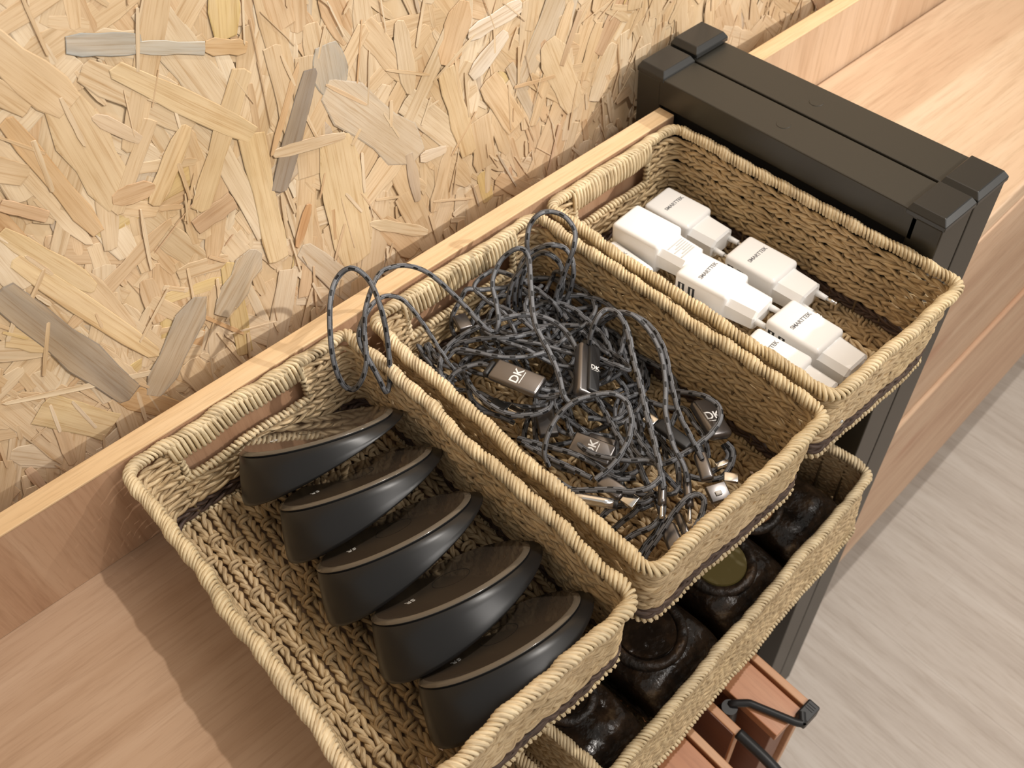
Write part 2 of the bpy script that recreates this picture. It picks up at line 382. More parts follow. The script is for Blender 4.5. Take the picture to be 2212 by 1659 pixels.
# ---------------------------------------------------------------- two black frames side by side
def frame(x0, x1, label, zt):
    t = empty('metal_frame', (x0, 0.3, 0), label, 'frame', None)
    def b(n, bb, m=M_frame, bev=0.0009, seg=2):
        o = box(n, bb, m, t, bev=bev, seg=seg); o.location = (-x0, -0.3, 0); return o
    b('top_beam', (x0, x1, 0.186, 0.408, 0.0762, 0.0985))
    b('infill_panel', (x0 + .004, x1 - .004, 0.190, 0.407, -0.73, 0.0762), M_gap if x0 < .5 else M_frame)
    b('front_post', (x0, x1, 0.1685, 0.1905, -0.73, 0.0945))
    b('rear_post', (x0, x1, 0.4060, 0.4300, -0.73, zt - 0.004))
    def cap(y0, y1, z0, z1, ch):
        bm = bmesh.new()
        co = [(x0 - .0004, y0, z0), (x1 + .0004, y0, z0), (x1 + .0004, y1, z0), (x0 - .0004, y1, z0)]
        ct = [(x0 + ch, y0 + ch, z1), (x1 - ch * .3, y0 + ch, z1), (x1 - ch * .3, y1 - .001, z1), (x0 + ch, y1 - .001, z1)]
        zz = z0 + (z1 - z0) * 0.5
        cm = [(p[0], p[1], zz) for p in co]
        vs = [[bm.verts.new(c) for c in ring] for ring in (co, cm, ct)]
        bm.faces.new(vs[0][::-1]); bm.faces.new(vs[2])
        for a, c in ((0, 1), (1, 2)):
            for i in range(4):
                j = (i + 1) % 4; bm.faces.new((vs[a][i], vs[a][j], vs[c][j], vs[c][i]))
        bmesh.ops.bevel(bm, geom=[e for e in bm.edges], offset=0.0004, segments=1, affect='EDGES')
        me = bpy.data.meshes.new('post_cap'); bm.to_mesh(me); bm.free()
        o = link('post_cap', me, M_cap, t); o.location = (-x0, -0.3, 0)
    cap(0.1675, 0.1955, 0.0945, 0.1014, 0.0038)
    cap(0.4035, 0.4305, zt - 0.004, zt + 0.003, 0.0038)
    bm = bmesh.new(); bmesh.ops.create_cone(bm, cap_ends=True, segments=28, radius1=0.0052, radius2=0.0050, depth=0.0003)
    me = bpy.data.meshes.new('screw_cover'); bm.to_mesh(me); bm.free()
    o = link('screw_cover', me, M_frame, t); o.location = ((x1 - x0) * 0.5, 0.006, 0.0986)
    return t
frame(0.476, 0.5105, 'black metal ladder frame nearer the baskets, with chamfered post caps', 0.100)
frame(0.5125, 0.548, 'black metal ladder frame against the pale counter, rear cap standing higher', 0.104)

# ---------------------------------------------------------------- woven baskets
def rrect(x0, x1, y0, y1, rad, z, k=5):
    P = []
    for cx, cy, a0 in ((x1 - rad, y1 - rad, 0), (x0 + rad, y1 - rad, 90), (x0 + rad, y0 + rad, 180), (x1 - rad, y0 + rad, 270)):
        for i in range(k + 1):
            a = math.radians(a0 + 90 * i / k); P.append((cx + rad * math.cos(a), cy + rad * math.sin(a), z))
    return P
def wobble(P, seed, amp):
    """slow handmade waviness, the same for every cord of one basket"""
    P = P.copy(); s = seed
    hz = np.clip(P[:, 2:3] * 0 + 1, 0, 1)
    x, y, z = P[:, 0], P[:, 1], P[:, 2]
    P[:, 0] += amp * (np.sin(y * 62 + s) * .6 + np.sin(y * 118 + s * 2.3 + z * 30) * .45 + np.sin(z * 75 + s) * .3)
    P[:, 1] += amp * (np.sin(x * 70 + s * 1.7) * .5 + np.sin(x * 131 + s + z * 40) * .35)
    P[:, 2] += amp * (np.sin(x * 51 + y * 47 + s * 3) * .45 + np.sin((x + y) * 150 + s) * .2)
    return P
def cord(acc, P, off, r, pitch, hand=1, ds=0.0012, sides=5, strands=2, ph=0.0, flat=1.0, jit=0.0):
    P, t = resample(P, ds)
    T, Nn, B = frames_up(P)
    a = ph + hand * 2 * np.pi * t / pitch
    if jit: a = a + jit * np.sin(t * 83 + ph) + jit * .6 * np.sin(t * 211 + ph * 2)
    for s in range(strands):
        b = a + 2 * np.pi * s / strands
        Q = P + off * (np.cos(b)[:, None] * Nn * flat + np.sin(b)[:, None] * B)
        V, F, U = tube_arr(Q, r * (1 + 0.10 * np.sin(t * 190 + s + ph)), sides, t=t + s * 3 + ph)
        acc.add(V, F, U)
def coil(acc, P, core, r, pitch, acc_core, sides=5, per=11, hN=1.0, hB=1.0, hand=1, ph=0.0, rvar=0.12, lean=0.0):
    """a cord wound round and round a core that follows P"""
    L = np.linalg.norm(np.diff(P, axis=0), axis=1).sum()
    Q, t = resample(P, pitch / per)
    T, Nn, B = frames_up(Q)
    a = ph + hand * 2 * np.pi * t / pitch + 0.5 * np.sin(t * 70)
    R = core * (1 + 0.05 * np.sin(t * 60 + ph) + (0.06 * np.sin(t * 410 + 3 * np.sin(t * 37)) if lean else 0))
    W = Q + R[:, None] * (np.cos(a)[:, None] * Nn * hN + np.sin(a)[:, None] * B * hB)
    if lean: W = W + T * (lean * R[:, None] * np.sin(a)[:, None]) * (1 + .25 * np.sin(t * 41))[:, None]
    V, F, U = tube_arr(W, r * (1 + rvar * np.sin(t * 333 + ph)), sides, t=t * 6 + ph)
    acc.add(V, F, U)
    Q2, t2 = resample(P, 0.004)
    n = 8; T2, N2, B2 = frames_up(Q2); an = np.linspace(0, 2 * np.pi, n, endpoint=False)
    V = (Q2[:, None, :] + core * 0.96 * (np.cos(an)[None, :, None] * N2[:, None, :] * hN + np.sin(an)[None, :, None] * B2[:, None, :] * hB)).reshape(-1, 3)
    i = np.arange(len(Q2) - 1)[:, None] * n; j = np.arange(n)[None, :]; j2 = (j + 1) % n
    F = np.stack([i + j, i + j2, i + n + j2, i + n + j], -1).reshape(-1, 4)
    acc_core.add(V, F, np.zeros((F.size, 2)))
def basket(label, x0, x1, y0, y1, z0, ztop, seed, group='woven rope baskets on the shelf', slot=None, amp=0.0011, tread=0.0050, fine=1.0, flare=0.0035, detail=1.0, brown_h=0.0185):
    """x0..y1: centre line of the rim; z0 bottom; ztop top of the rim"""
    bx, by = (x0 + x1) / 2, (y0 + y1) / 2
    t = empty('rope_basket', (bx, by, z0), label, 'basket', group)
    def place(name, acc, m, lab=None):
        me = acc.mesh(name); o = link(name, me, m, t, True); o.location = (-bx, -by, -z0)
        if lab: o['label'] = lab
        return o
    R = 0.0044; zr = ztop - R
    core = Acc()
    # rim
    a = Acc(); P = np.array(rrect(x0, x1, y0, y1, 0.009, zr) ); P = np.vstack([P, P[:1]])
    P = wobble(resample(P, 0.002)[0], seed, amp); P[-1] = P[0]
    coil(a, P, 0.0029, 0.00138, 0.00275, core, sides=6, per=13, ph=seed, rvar=.25, lean=.75)
    place('rim', a, M_rim)
    # bottom edge coil
    zb = z0 + 0.0035
    def ring(z, extra=0.0):
        f = (z - z0) / (ztop - z0); ins = 0.0012 + flare * (1 - f) + extra
        P = np.array(rrect(x0 + ins, x1 - ins, y0 + ins, y1 - ins, 0.010, z)); return P
    a = Acc(); P = ring(zb, -0.0010); P = np.vstack([P, P[:1]]); P = wobble(resample(P, 0.003)[0], seed, amp)
    coil(a, P, 0.0019, 0.0014, 0.0032, core, sides=5, per=8, ph=1.0)
    place('bottom_edge', a, M_rim)
    # wall rows
    z = z0 + 0.0085; i = 0
    while z < zr - R * 0.7:
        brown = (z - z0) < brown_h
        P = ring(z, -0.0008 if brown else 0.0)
        P = np.roll(P, -3, axis=0)          # start at the middle of the back right corner
        P = np.vstack([P, P[:1]])
        Q, tt = resample(P, 0.0015)
        pieces = [Q]
        if slot and slot[2] - 0.001 < z:      # the slot and the wrapped handle above it interrupt the row at the back
            sx0, sx1 = slot[0], slot[1]
            back = Q[:, 1] > (y1 - 0.012)
            cut = back & (Q[:, 0] > sx0) & (Q[:, 0] < sx1)
            idx = np.where(cut)[0]
            if len(idx):
                pieces = [np.vstack([Q[idx[-1] + 1:], Q[:idx[0]]])] if idx[0] > 0 else [Q[idx[-1] + 1:]]
        a = Acc()
        for q in pieces:
            q = wobble(q, seed, amp)
            q[:, 2] += 0.00035 * np.sin(q[:, 0] * 240 + i * 2.1 + seed) + 0.0004 * np.sin(q[:, 1] * 210 + i * 1.3)
            cord(a, q, 0.00108, 0.00150, 0.0190 * fine, hand=1 if i % 2 else -1, ph=i * 1.7 + seed, jit=1.0, ds=0.0013 / detail)
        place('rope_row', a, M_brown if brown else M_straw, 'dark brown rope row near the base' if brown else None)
        z += tread; i += 1
    # floor rows, running front to back
    ins = 0.0012 + flare + 0.002
    n = int((x1 - x0 - 2 * ins) / tread)
    for i in range(n + 1):
        x = x0 + ins + (x1 - x0 - 2 * ins) * i / n
        P = np.array([(x, y1 - ins, z0 + 0.004), (x, y0 + ins, z0 + 0.004)]); P, _ = resample(P, 0.004)
        P[:, 0] += 0.0008 * np.sin(P[:, 1] * 90 + i * .9 + seed) ; P[:, 2] += 0.0007 * np.sin(P[:, 1] * 75 + i + seed)
        a = Acc(); cord(a, P, 0.0012, 0.00158, 0.0150 * fine, hand=1 if i % 2 else -1, ph=i * 2.3, jit=0.8, ds=0.0013 / detail)
        place('base_rope', a, M_straw)
    # cross stitches on the floor
    a = Acc(); r = np.random.default_rng(int(seed * 10))
    for i in range(0, n, 2):
        for j in range(9):
            y = y0 + 0.014 + (y1 - y0 - 0.03) * (j + (0.5 if (i // 2) % 2 else 0)) / 9
            x = x0 + ins + (x1 - x0 - 2 * ins) * (i + 0.5) / n
            for dy in (-0.0017, 0.0017):
                P = np.array([(x - 0.0034, y + dy - .001, z0 + 0.0052), (x - .0015, y + dy, z0 + 0.0074), (x + .0015, y + dy, z0 + 0.0074), (x + 0.0034, y + dy + .001, z0 + 0.0052)])
                V, F, U = tube_arr(catmull(P, 3), 0.0013, 5); a.add(V, F, U)
    tag(place('cross_stitches', a, M_straw), kind='stuff')
    # a light hidden lining strip keeps the weave from being see-through everywhere
    if slot:
        sx0, sx1, sz0, sz1 = slot
        f = (sz1 - z0) / (ztop - z0); yb = y1 - 0.0012 - flare * (1 - f)
        hz = (sz1 + zr) / 2; hh = (zr - sz1) / 2 + 0.0012
        a = Acc(); P = np.array([(sx0 - 0.002, yb, hz), (sx1 + 0.002, yb, hz)]); P = wobble(resample(P, 0.003)[0], seed, amp)
        coil(a, P, 1.0, 0.00155, 0.0031, core, sides=5, per=14, hN=hh, hB=0.0022, ph=.3)
        place('handle_wrap', a, M_rim)
        a = Acc(); P = np.array([(sx0 - 0.001, yb - .0006, sz0 - 0.0012), (sx1 + 0.001, yb - .0006, sz0 - 0.0012)]); P = wobble(resample(P, 0.003)[0], seed, amp)
        coil(a, P, 0.0019, 0.0014, 0.0031, core, sides=5, per=8)
        for sx in (sx0, sx1):
            P = np.array([(sx, yb, sz0 - 0.002), (sx + .0003, yb, (sz0 + sz1) / 2), (sx, yb, sz1 + 0.012)])
            Q, tq = resample(P, 0.0008); aa = np.arange(len(Q)) * 1.3
            W = Q + 0.0019 * np.stack([np.cos(aa), np.sin(aa), 0 * aa], 1)
            V, F, U = tube_arr(W, 0.0013, 5); a.add(V, F, U)
        place('slot_binding', a, M_rim)
    o = place('rim_core', core, M_core)
    # upright stakes inside the weave
    a = Acc()
    for (xa, ya, xb, yb2, m_) in ((x0, y0, x0, y1, 12), (x1, y0, x1, y1, 12), (x0, y0, x1, y0, 7), (x0, y1, x1, y1, 7)):
        for i in range(1, m_):
            u = i / m_; X = xa + (xb - xa) * u; Y = ya + (yb2 - ya) * u
            if slot and ya == y1 and slot[0] - .003 < X < slot[1] + .003: continue
            cx = (bx - X); cy = (by - Y)
            s = max(flare + 0.0012, 0.0018)
            dx = s * np.sign(cx) if xa == xb else 0; dy = s * np.sign(cy) if ya == yb2 else 0
            P = np.array([(X + dx, Y + dy, z0 + 0.004), (X + dx * .3, Y + dy * .3, zr)]); P, _ = resample(P, 0.006)
            P = wobble(P, seed, amp)
            V, F, U = tube_arr(P, 0.0011, 5); a.add(V, F, U)
    tag(place('stakes', a, M_core), kind='stuff')
    return t
basket('beige rope basket nearest the corner of the photo, holding five black wedge stands', 0.0125, 0.1665, 0.1330, 0.3855, 0.0002, 0.0755, 1.0, slot=(0.040, 0.128, 0.0405, 0.0590), amp=0.0013)
basket('middle beige rope basket filled with tangled charging cables', 0.1815, 0.3255, 0.1370, 0.3825, 0.0002, 0.0755, 2.7, slot=(0.207, 0.300, 0.0400, 0.0560), amp=0.0010)
basket('beige rope basket beside the black frame, holding white wall chargers', 0.3375, 0.4690, 0.1425, 0.3840, 0.0002, 0.0755, 4.1, slot=(0.362, 0.438, 0.0380, 0.0560), amp=0.0009)
lb = basket('long beige rope basket on the lower level, dark ring packs inside', 0.128, 0.4440, 0.1310, 0.365, -0.206, -0.119, 5.3, group='woven rope baskets on the lower level', amp=0.0009, tread=0.0046, fine=0.8, flare=-0.0045, detail=0.8, brown_h=0.0)
lb.rotation_euler.z = math.radians(4.2)
basket('beige rope basket on the lower level under the front left basket, mostly hidden', -0.200, 0.107, 0.1330, 0.375, -0.206, -0.119, 6.3, group='woven rope baskets on the lower level', amp=0.0009, tread=0.0075, fine=1.3, flare=-0.004, detail=0.6, brown_h=0.0)

# lower shelf and side board
ls = empty('lower_shelf', (0, 0, -0.19), 'shade-toned wooden lower shelf carrying the long rope basket', 'shelf')
o = box('shelf_board', (-1.2, 0.4740, 0.175, 0.405, -0.220, -0.2062), M_crate_shade, ls); o.location = (0, 0, 0.19)

# ---------------------------------------------------------------- black wedge stands
M_satin = mat('satin_black_plastic', (0.0085, 0.0085, 0.009), 0.34)
M_gloss = mat('gloss_black_face', (0.062, 0.047, 0.034), 0.06)
M_gloss.node_tree.nodes['Principled BSDF'].inputs['Coat Weight'].default_value = 0.6
M_bevel = mat('clear_bevel_ring', (0.10, 0.083, 0.063), 0.13, 0.0)
M_bevel.node_tree.nodes['Principled BSDF'].inputs['Specular IOR Level'].default_value = 0.9
M_ring = mat('faint_ring_mark', (0.03, 0.026, 0.022), 0.25)
M_print = mat('pale_print', (0.55, 0.52, 0.47), 0.5)
def eul(a, b, c): return (Matrix.Rotation(c, 4, 'Z') @ Matrix.Rotation(b, 4, 'Y') @ Matrix.Rotation(a, 4, 'X'))
DA, DB, DT0, DT1, DS = 0.0473, 0.0366, 0.0305, 0.0055, 1.1322
def loft(name, rings, m, parent, closed_ends=True, smooth=True):
    bm = bmesh.new(); vs = [[bm.verts.new(p) for p in r] for r in rings]; n = len(rings[0])
    for a, b in zip(vs[:-1], vs[1:]):
        for i in range(n): bm.faces.new((a[i], a[(i + 1) % n], b[(i + 1) % n], b[i]))
    if closed_ends: bm.faces.new(vs[0][::-1]); bm.faces.new(vs[-1])
    bmesh.ops.recalc_face_normals(bm, faces=bm.faces)
    me = bpy.data.meshes.new(name); bm.to_mesh(me); bm.free()
    o = link(name, me, m, parent, smooth)
    return o
def ell(a, b, z, n=72): return [(a * math.cos(2 * math.pi * i / n), b * math.sin(2 * math.pi * i / n), z) for i in range(n)]
def text_mesh(name, s, size, m, parent, mtx, depth=0.00008, space=1.0, bold=0.0):
    cu = bpy.data.curves.new(name, 'FONT'); cu.body = s; cu.size = size; cu.extrude = depth; cu.align_x = 'CENTER'; cu.align_y = 'CENTER'; cu.space_character = space; cu.offset = bold
    to = bpy.data.objects.new(name + '_tmp', cu); C.objects.link(to)
    bpy.context.view_layer.update()
    me = bpy.data.meshes.new_from_object(to.evaluated_get(bpy.context.evaluated_depsgraph_get()))
    bpy.data.objects.remove(to); bpy.data.curves.remove(cu)
    me.transform(mtx); me.name = name
    return link(name, me, m, parent)
def wedge(pose, label):
    t = empty('wedge_stand', pose[:3], label, 'stand', 'black wedge stands leaning in a row')
    t.rotation_euler = (pose[3], pose[4], pose[5]); t.rotation_mode = 'XYZ'
    def back(sc, f, lift=0.0):   # ring between front plane (f=0) and back plane (f=1)
        P = []
        for i in range(72):
            th = 2 * math.pi * i / 72; s = 1 + (DS - 1) * f
            x = s * DA * math.cos(th); k_ = (DT0 + DT1) / 2 - (DT0 - DT1) / 2 * x / DA
            P.append((x * sc, s * DB * math.sin(th) * sc, -k_ * f + lift - 0.0018 * (1 - f)))
        return P
    loft('body', [back(.985, 0), back(1.0, 0.03), back(1.012, .3), back(1.012, .65), back(1.008, .9), back(.995, .97), back(.96, 1.0)], M_satin, t)
    loft('seam', [ell(DA * .975, DB * .975, -0.0019), ell(DA * .975, DB * .975, -0.0008)], M_gap, t)
    fp = loft('glossy_face', [ell(DA * .93, DB * .91, -0.0008), ell(DA * .93, DB * .91, 0.0005), ell(DA * .925, DB * .905, 0.0006)], M_gloss, t, smooth=False)
    loft('bevel_ring', [ell(DA * .93, DB * .91, -0.0008), ell(DA, DB, -0.0009), ell(DA * 1.0, DB * 1.0, -0.0005), ell(DA * .931, DB * .911, 0.00055)], M_bevel, t, closed_ends=False)
    bm = bmesh.new(); n = 40
    for i in range(n):
        a0, a1 = 2 * math.pi * i / n, 2 * math.pi * (i + 1) / n
        for q in ((0.0105, 0.0110),):
            vs = [bm.verts.new((q[0] * math.cos(a0), q[0] * math.sin(a0), .00068)), bm.verts.new((q[1] * math.cos(a0), q[1] * math.sin(a0), .00068)), bm.verts.new((q[1] * math.cos(a1), q[1] * math.sin(a1), .00068)), bm.verts.new((q[0] * math.cos(a1), q[0] * math.sin(a1), .00068))]
            bm.faces.new(vs)
    me = bpy.data.meshes.new('ring_mark'); bm.to_mesh(me); bm.free(); link('ring_mark', me, M_ring, t)
    text_mesh('lettering', 'SR', 0.0052, M_print, t, Matrix.Translation((-0.026, -0.0015, 0.00068)) @ Matrix.Rotation(math.radians(180), 4, 'Z'))
    return t
POSES = [
 (0.1130, 0.3471, 0.0538, -0.6747, -0.0084, -0.4307, 'black wedge stand at the back of the row, its whole glossy oval face in view'),
 (0.1127, 0.3063, 0.0482, -0.7260, 0.0879, -0.2088, 'second black wedge stand from the handle slot, leaning on the one behind'),
 (0.1072, 0.2620, 0.0482, -0.7477, 0.0014, -0.2043, 'middle black wedge stand of the row of five'),
 (0.1112, 0.2156, 0.0485, -0.7622, 0.1555, -0.1061, 'black wedge stand second from the front rim, ring mark showing on its face'),
 (0.1093, 0.1742, 0.0477, -0.8401, 0.0631, -0.1461, 'black wedge stand at the front of the row, touching the near basket rim')]
for p in POSES: wedge(p[:6], p[6])

# ---------------------------------------------------------------- white wall chargers
M_white = mat('white_gloss_plastic', (0.90, 0.895, 0.885), 0.22)
M_white2 = mat('white_plug_plastic', (0.87, 0.865, 0.85), 0.3)
M_port = mat('port_black', (0.01, 0.01, 0.01), 0.5)
M_ink = mat('grey_ink', (0.16, 0.16, 0.17), 0.6)
M_ink2 = mat('pale_ink', (0.55, 0.55, 0.55), 0.6)
M_pin = mat('nickel_pin', (0.78, 0.76, 0.72), 0.2, 1.0)
def charger_proto():
    t = empty('wall_charger')
    bm = bmesh.new(); box_bm(bm, -.0150, .0150, -.0212, .0212, -.0132, .0132, bev=.0032, seg=4)
    me = bpy.data.meshes.new('body'); bm.to_mesh(me); bm.free(); link('body', me, M_white, t, True)
    # euro plug block: octagonal taper
    def oct_(w, h, c, y): return [(-w + c, y, -h), (w - c, y, -h), (w, y, -h + c), (w, y, h - c), (w - c, y, h), (-w + c, y, h), (-w, y, h - c), (-w, y, -h + c)]
    pb = loft('plug_block', [oct_(.0140, .0098, .004, -.0202), oct_(.0135, .0095, .004, -.0222), oct_(.0128, .0088, .0042, -.0412), oct_(.0108, .0070, .0035, -.0425)], M_white2, t, smooth=False)
    for sx in (-1, 1):
        bm = bmesh.new(); r = bmesh.ops.create_cone(bm, cap_ends=True, segments=16, radius1=.0024, radius2=.0018, depth=.0085, matrix=Matrix.Translation((sx * .0088, -.0466, 0)) @ Matrix.Rotation(math.radians(90), 4, 'X'))
        me = bpy.data.meshes.new('pin'); bm.to_mesh(me); bm.free(); p = link('pin', me, M_white2, t, True)
        bm = bmesh.new(); bmesh.ops.create_cone(bm, cap_ends=True, segments=16, radius1=.0017, radius2=.0016, depth=.0070, matrix=Matrix.Translation((sx * .0088, -.0540, 0)) @ Matrix.Rotation(math.radians(90), 4, 'X'))
        bmesh.ops.create_uvsphere(bm, u_segments=12, v_segments=6, radius=.0016, matrix=Matrix.Translation((sx * .0088, -.0576, 0)))
        me = bpy.data.meshes.new('pin_tip'); bm.to_mesh(me); bm.free(); q = link('pin_tip', me, M_pin, p, True); q['label'] = 'bare metal tip'
    for j, yy in enumerate((.0150, .0065)):
        bm = bmesh.new(); box_bm(bm, -.01512, -.0140, yy - .0026, yy + .0026, -.0062, .0068, bev=0)
        me = bpy.data.meshes.new('usb_port'); bm.to_mesh(me); bm.free(); p = link('usb_port', me, M_port, t)
        bm = bmesh.new(); box_bm(bm, -.01520, -.0149, yy - .0008, yy + .0006, -.0054, .0060, bev=0)
        me = bpy.data.meshes.new('contact_tongue'); bm.to_mesh(me); bm.free(); link('contact_tongue', me, M_white2, p)
    text_mesh('lettering', 'SMARTTEK', 0.0042, M_ink, t, Matrix.Translation((0.0006, 0.004, .01322)), space=0.98, bold=0.00008)
    return t
def copy_tree(o, parent=None):
    c = o.copy(); C.objects.link(c); c.parent = parent
    for ch in list(o.children): copy_tree(ch, c)
    return c
proto = charger_proto()
CH = [  # centre x, y, z, yaw, pitch, roll, label
 (0.4365, 0.3470, 0.0215, 4, 0, 0, 'white wall charger beside the handle slot end, against the right basket wall'),
 (0.3945, 0.3400, 0.0330, 5, 0, 180, 'topmost white wall charger, blank face up, rating print on its plug block'),
 (0.3625, 0.3360, 0.0200, -2, 0, 0, 'white wall charger under the near left rim by the handle slot'),
 (0.3945, 0.2775, 0.0270, 7, 0, 0, 'white wall charger in the middle of the basket, both dark ports showing'),
 (0.4350, 0.2665, 0.0225, 3, 0, 0, 'white wall charger against the right basket wall, its pin pointing at the empty corner'),
 (0.4055, 0.2060, 0.0215, 1, 0, 0, 'white wall charger nearest the front rim with its lettering fully visible'),
 (0.3675, 0.2030, 0.0245, 5, 0, 0, 'white wall charger half hidden behind the left rim near the front'),
 (0.3590, 0.2700, 0.0160, 6, 0, 0, 'white wall charger almost hidden behind the left rim, only a corner visible')]
for i, c in enumerate(CH):
    o = proto if i == 0 else copy_tree(proto)
    o.location = c[:3]; o.rotation_euler = (math.radians(c[4]), math.radians(c[5]), math.radians(c[3]))
    tag(o, c[6], 'charger', 'white wall chargers in the right basket')
    if i == 1:
        for ch in list(o.children):
            if ch.name.startswith('lettering'): bpy.data.objects.remove(ch)
        for j in range(7):
            q = box('rating_print', (-.008 + .0002 * j, .008 - .0035 * ((j * 5) % 3), -.0260 - j * .0020, -.0262 - j * .0020 + .0010, -.00975 + j * .00004, -.00965 + j * .00004), M_ink2, o, bev=0)
        bpy.context.view_layer.update()

# ---------------------------------------------------------------- charging cables
def braid():
    m = mat('braided_cable', (0.12, 0.12, 0.13), 0.5); k = N(m)
    uv = k.n('ShaderNodeTexCoord').outputs['UV']; sp = k.n('ShaderNodeSeparateXYZ'); k.l(uv, sp.inputs[0])
    u, v = sp.outputs[0], sp.outputs[1]
    # two dark lengthwise grooves
    gv = k.math('ABSOLUTE', k.math('SUBTRACT', k.math('FRACT', k.math('MULTIPLY', v, 4.0)), 0.5))
    groove = k.math('GREATER_THAN', gv, 0.42)
    # staggered black dashes
    band = k.math('FLOOR', k.math('MULTIPLY', v, 4.0))
    ph = k.math('FRACT', k.math('ADD', k.math('MULTIPLY', u, 88.0), k.math('MULTIPLY', band, 0.5)))
    dash = k.math('LESS_THAN', ph, 0.33)
    inband = k.math('LESS_THAN', gv, 0.27)
    d = k.math('MULTIPLY', dash, inband)
    w1 = k.math('SINE', k.math('ADD', k.math('MULTIPLY', u, 9000.0), k.math('MULTIPLY', v, 25.0)))
    wv = k.math('ADD', k.math('MULTIPLY', w1, 0.5), 0.5)
    c = k.mix(wv, (0.11, 0.112, 0.12), (0.185, 0.19, 0.205))
    c = k.mix(groove, c, (0.012, 0.012, 0.013)); c = k.mix(d, c, (0.006, 0.006, 0.007))
    k.col(c); k.bump(wv, 0.3, 0.0002)
    return m
M_braid = braid()
M_gun = mat('gunmetal', (0.22, 0.205, 0.20), 0.30, 0.9)
M_silver = mat('bright_metal', (0.82, 0.81, 0.79), 0.15, 1.0)
M_rub = mat('black_rubber', (0.015, 0.015, 0.016), 0.45)
M_logo = mat('white_logo', (0.85, 0.84, 0.82), 0.5)
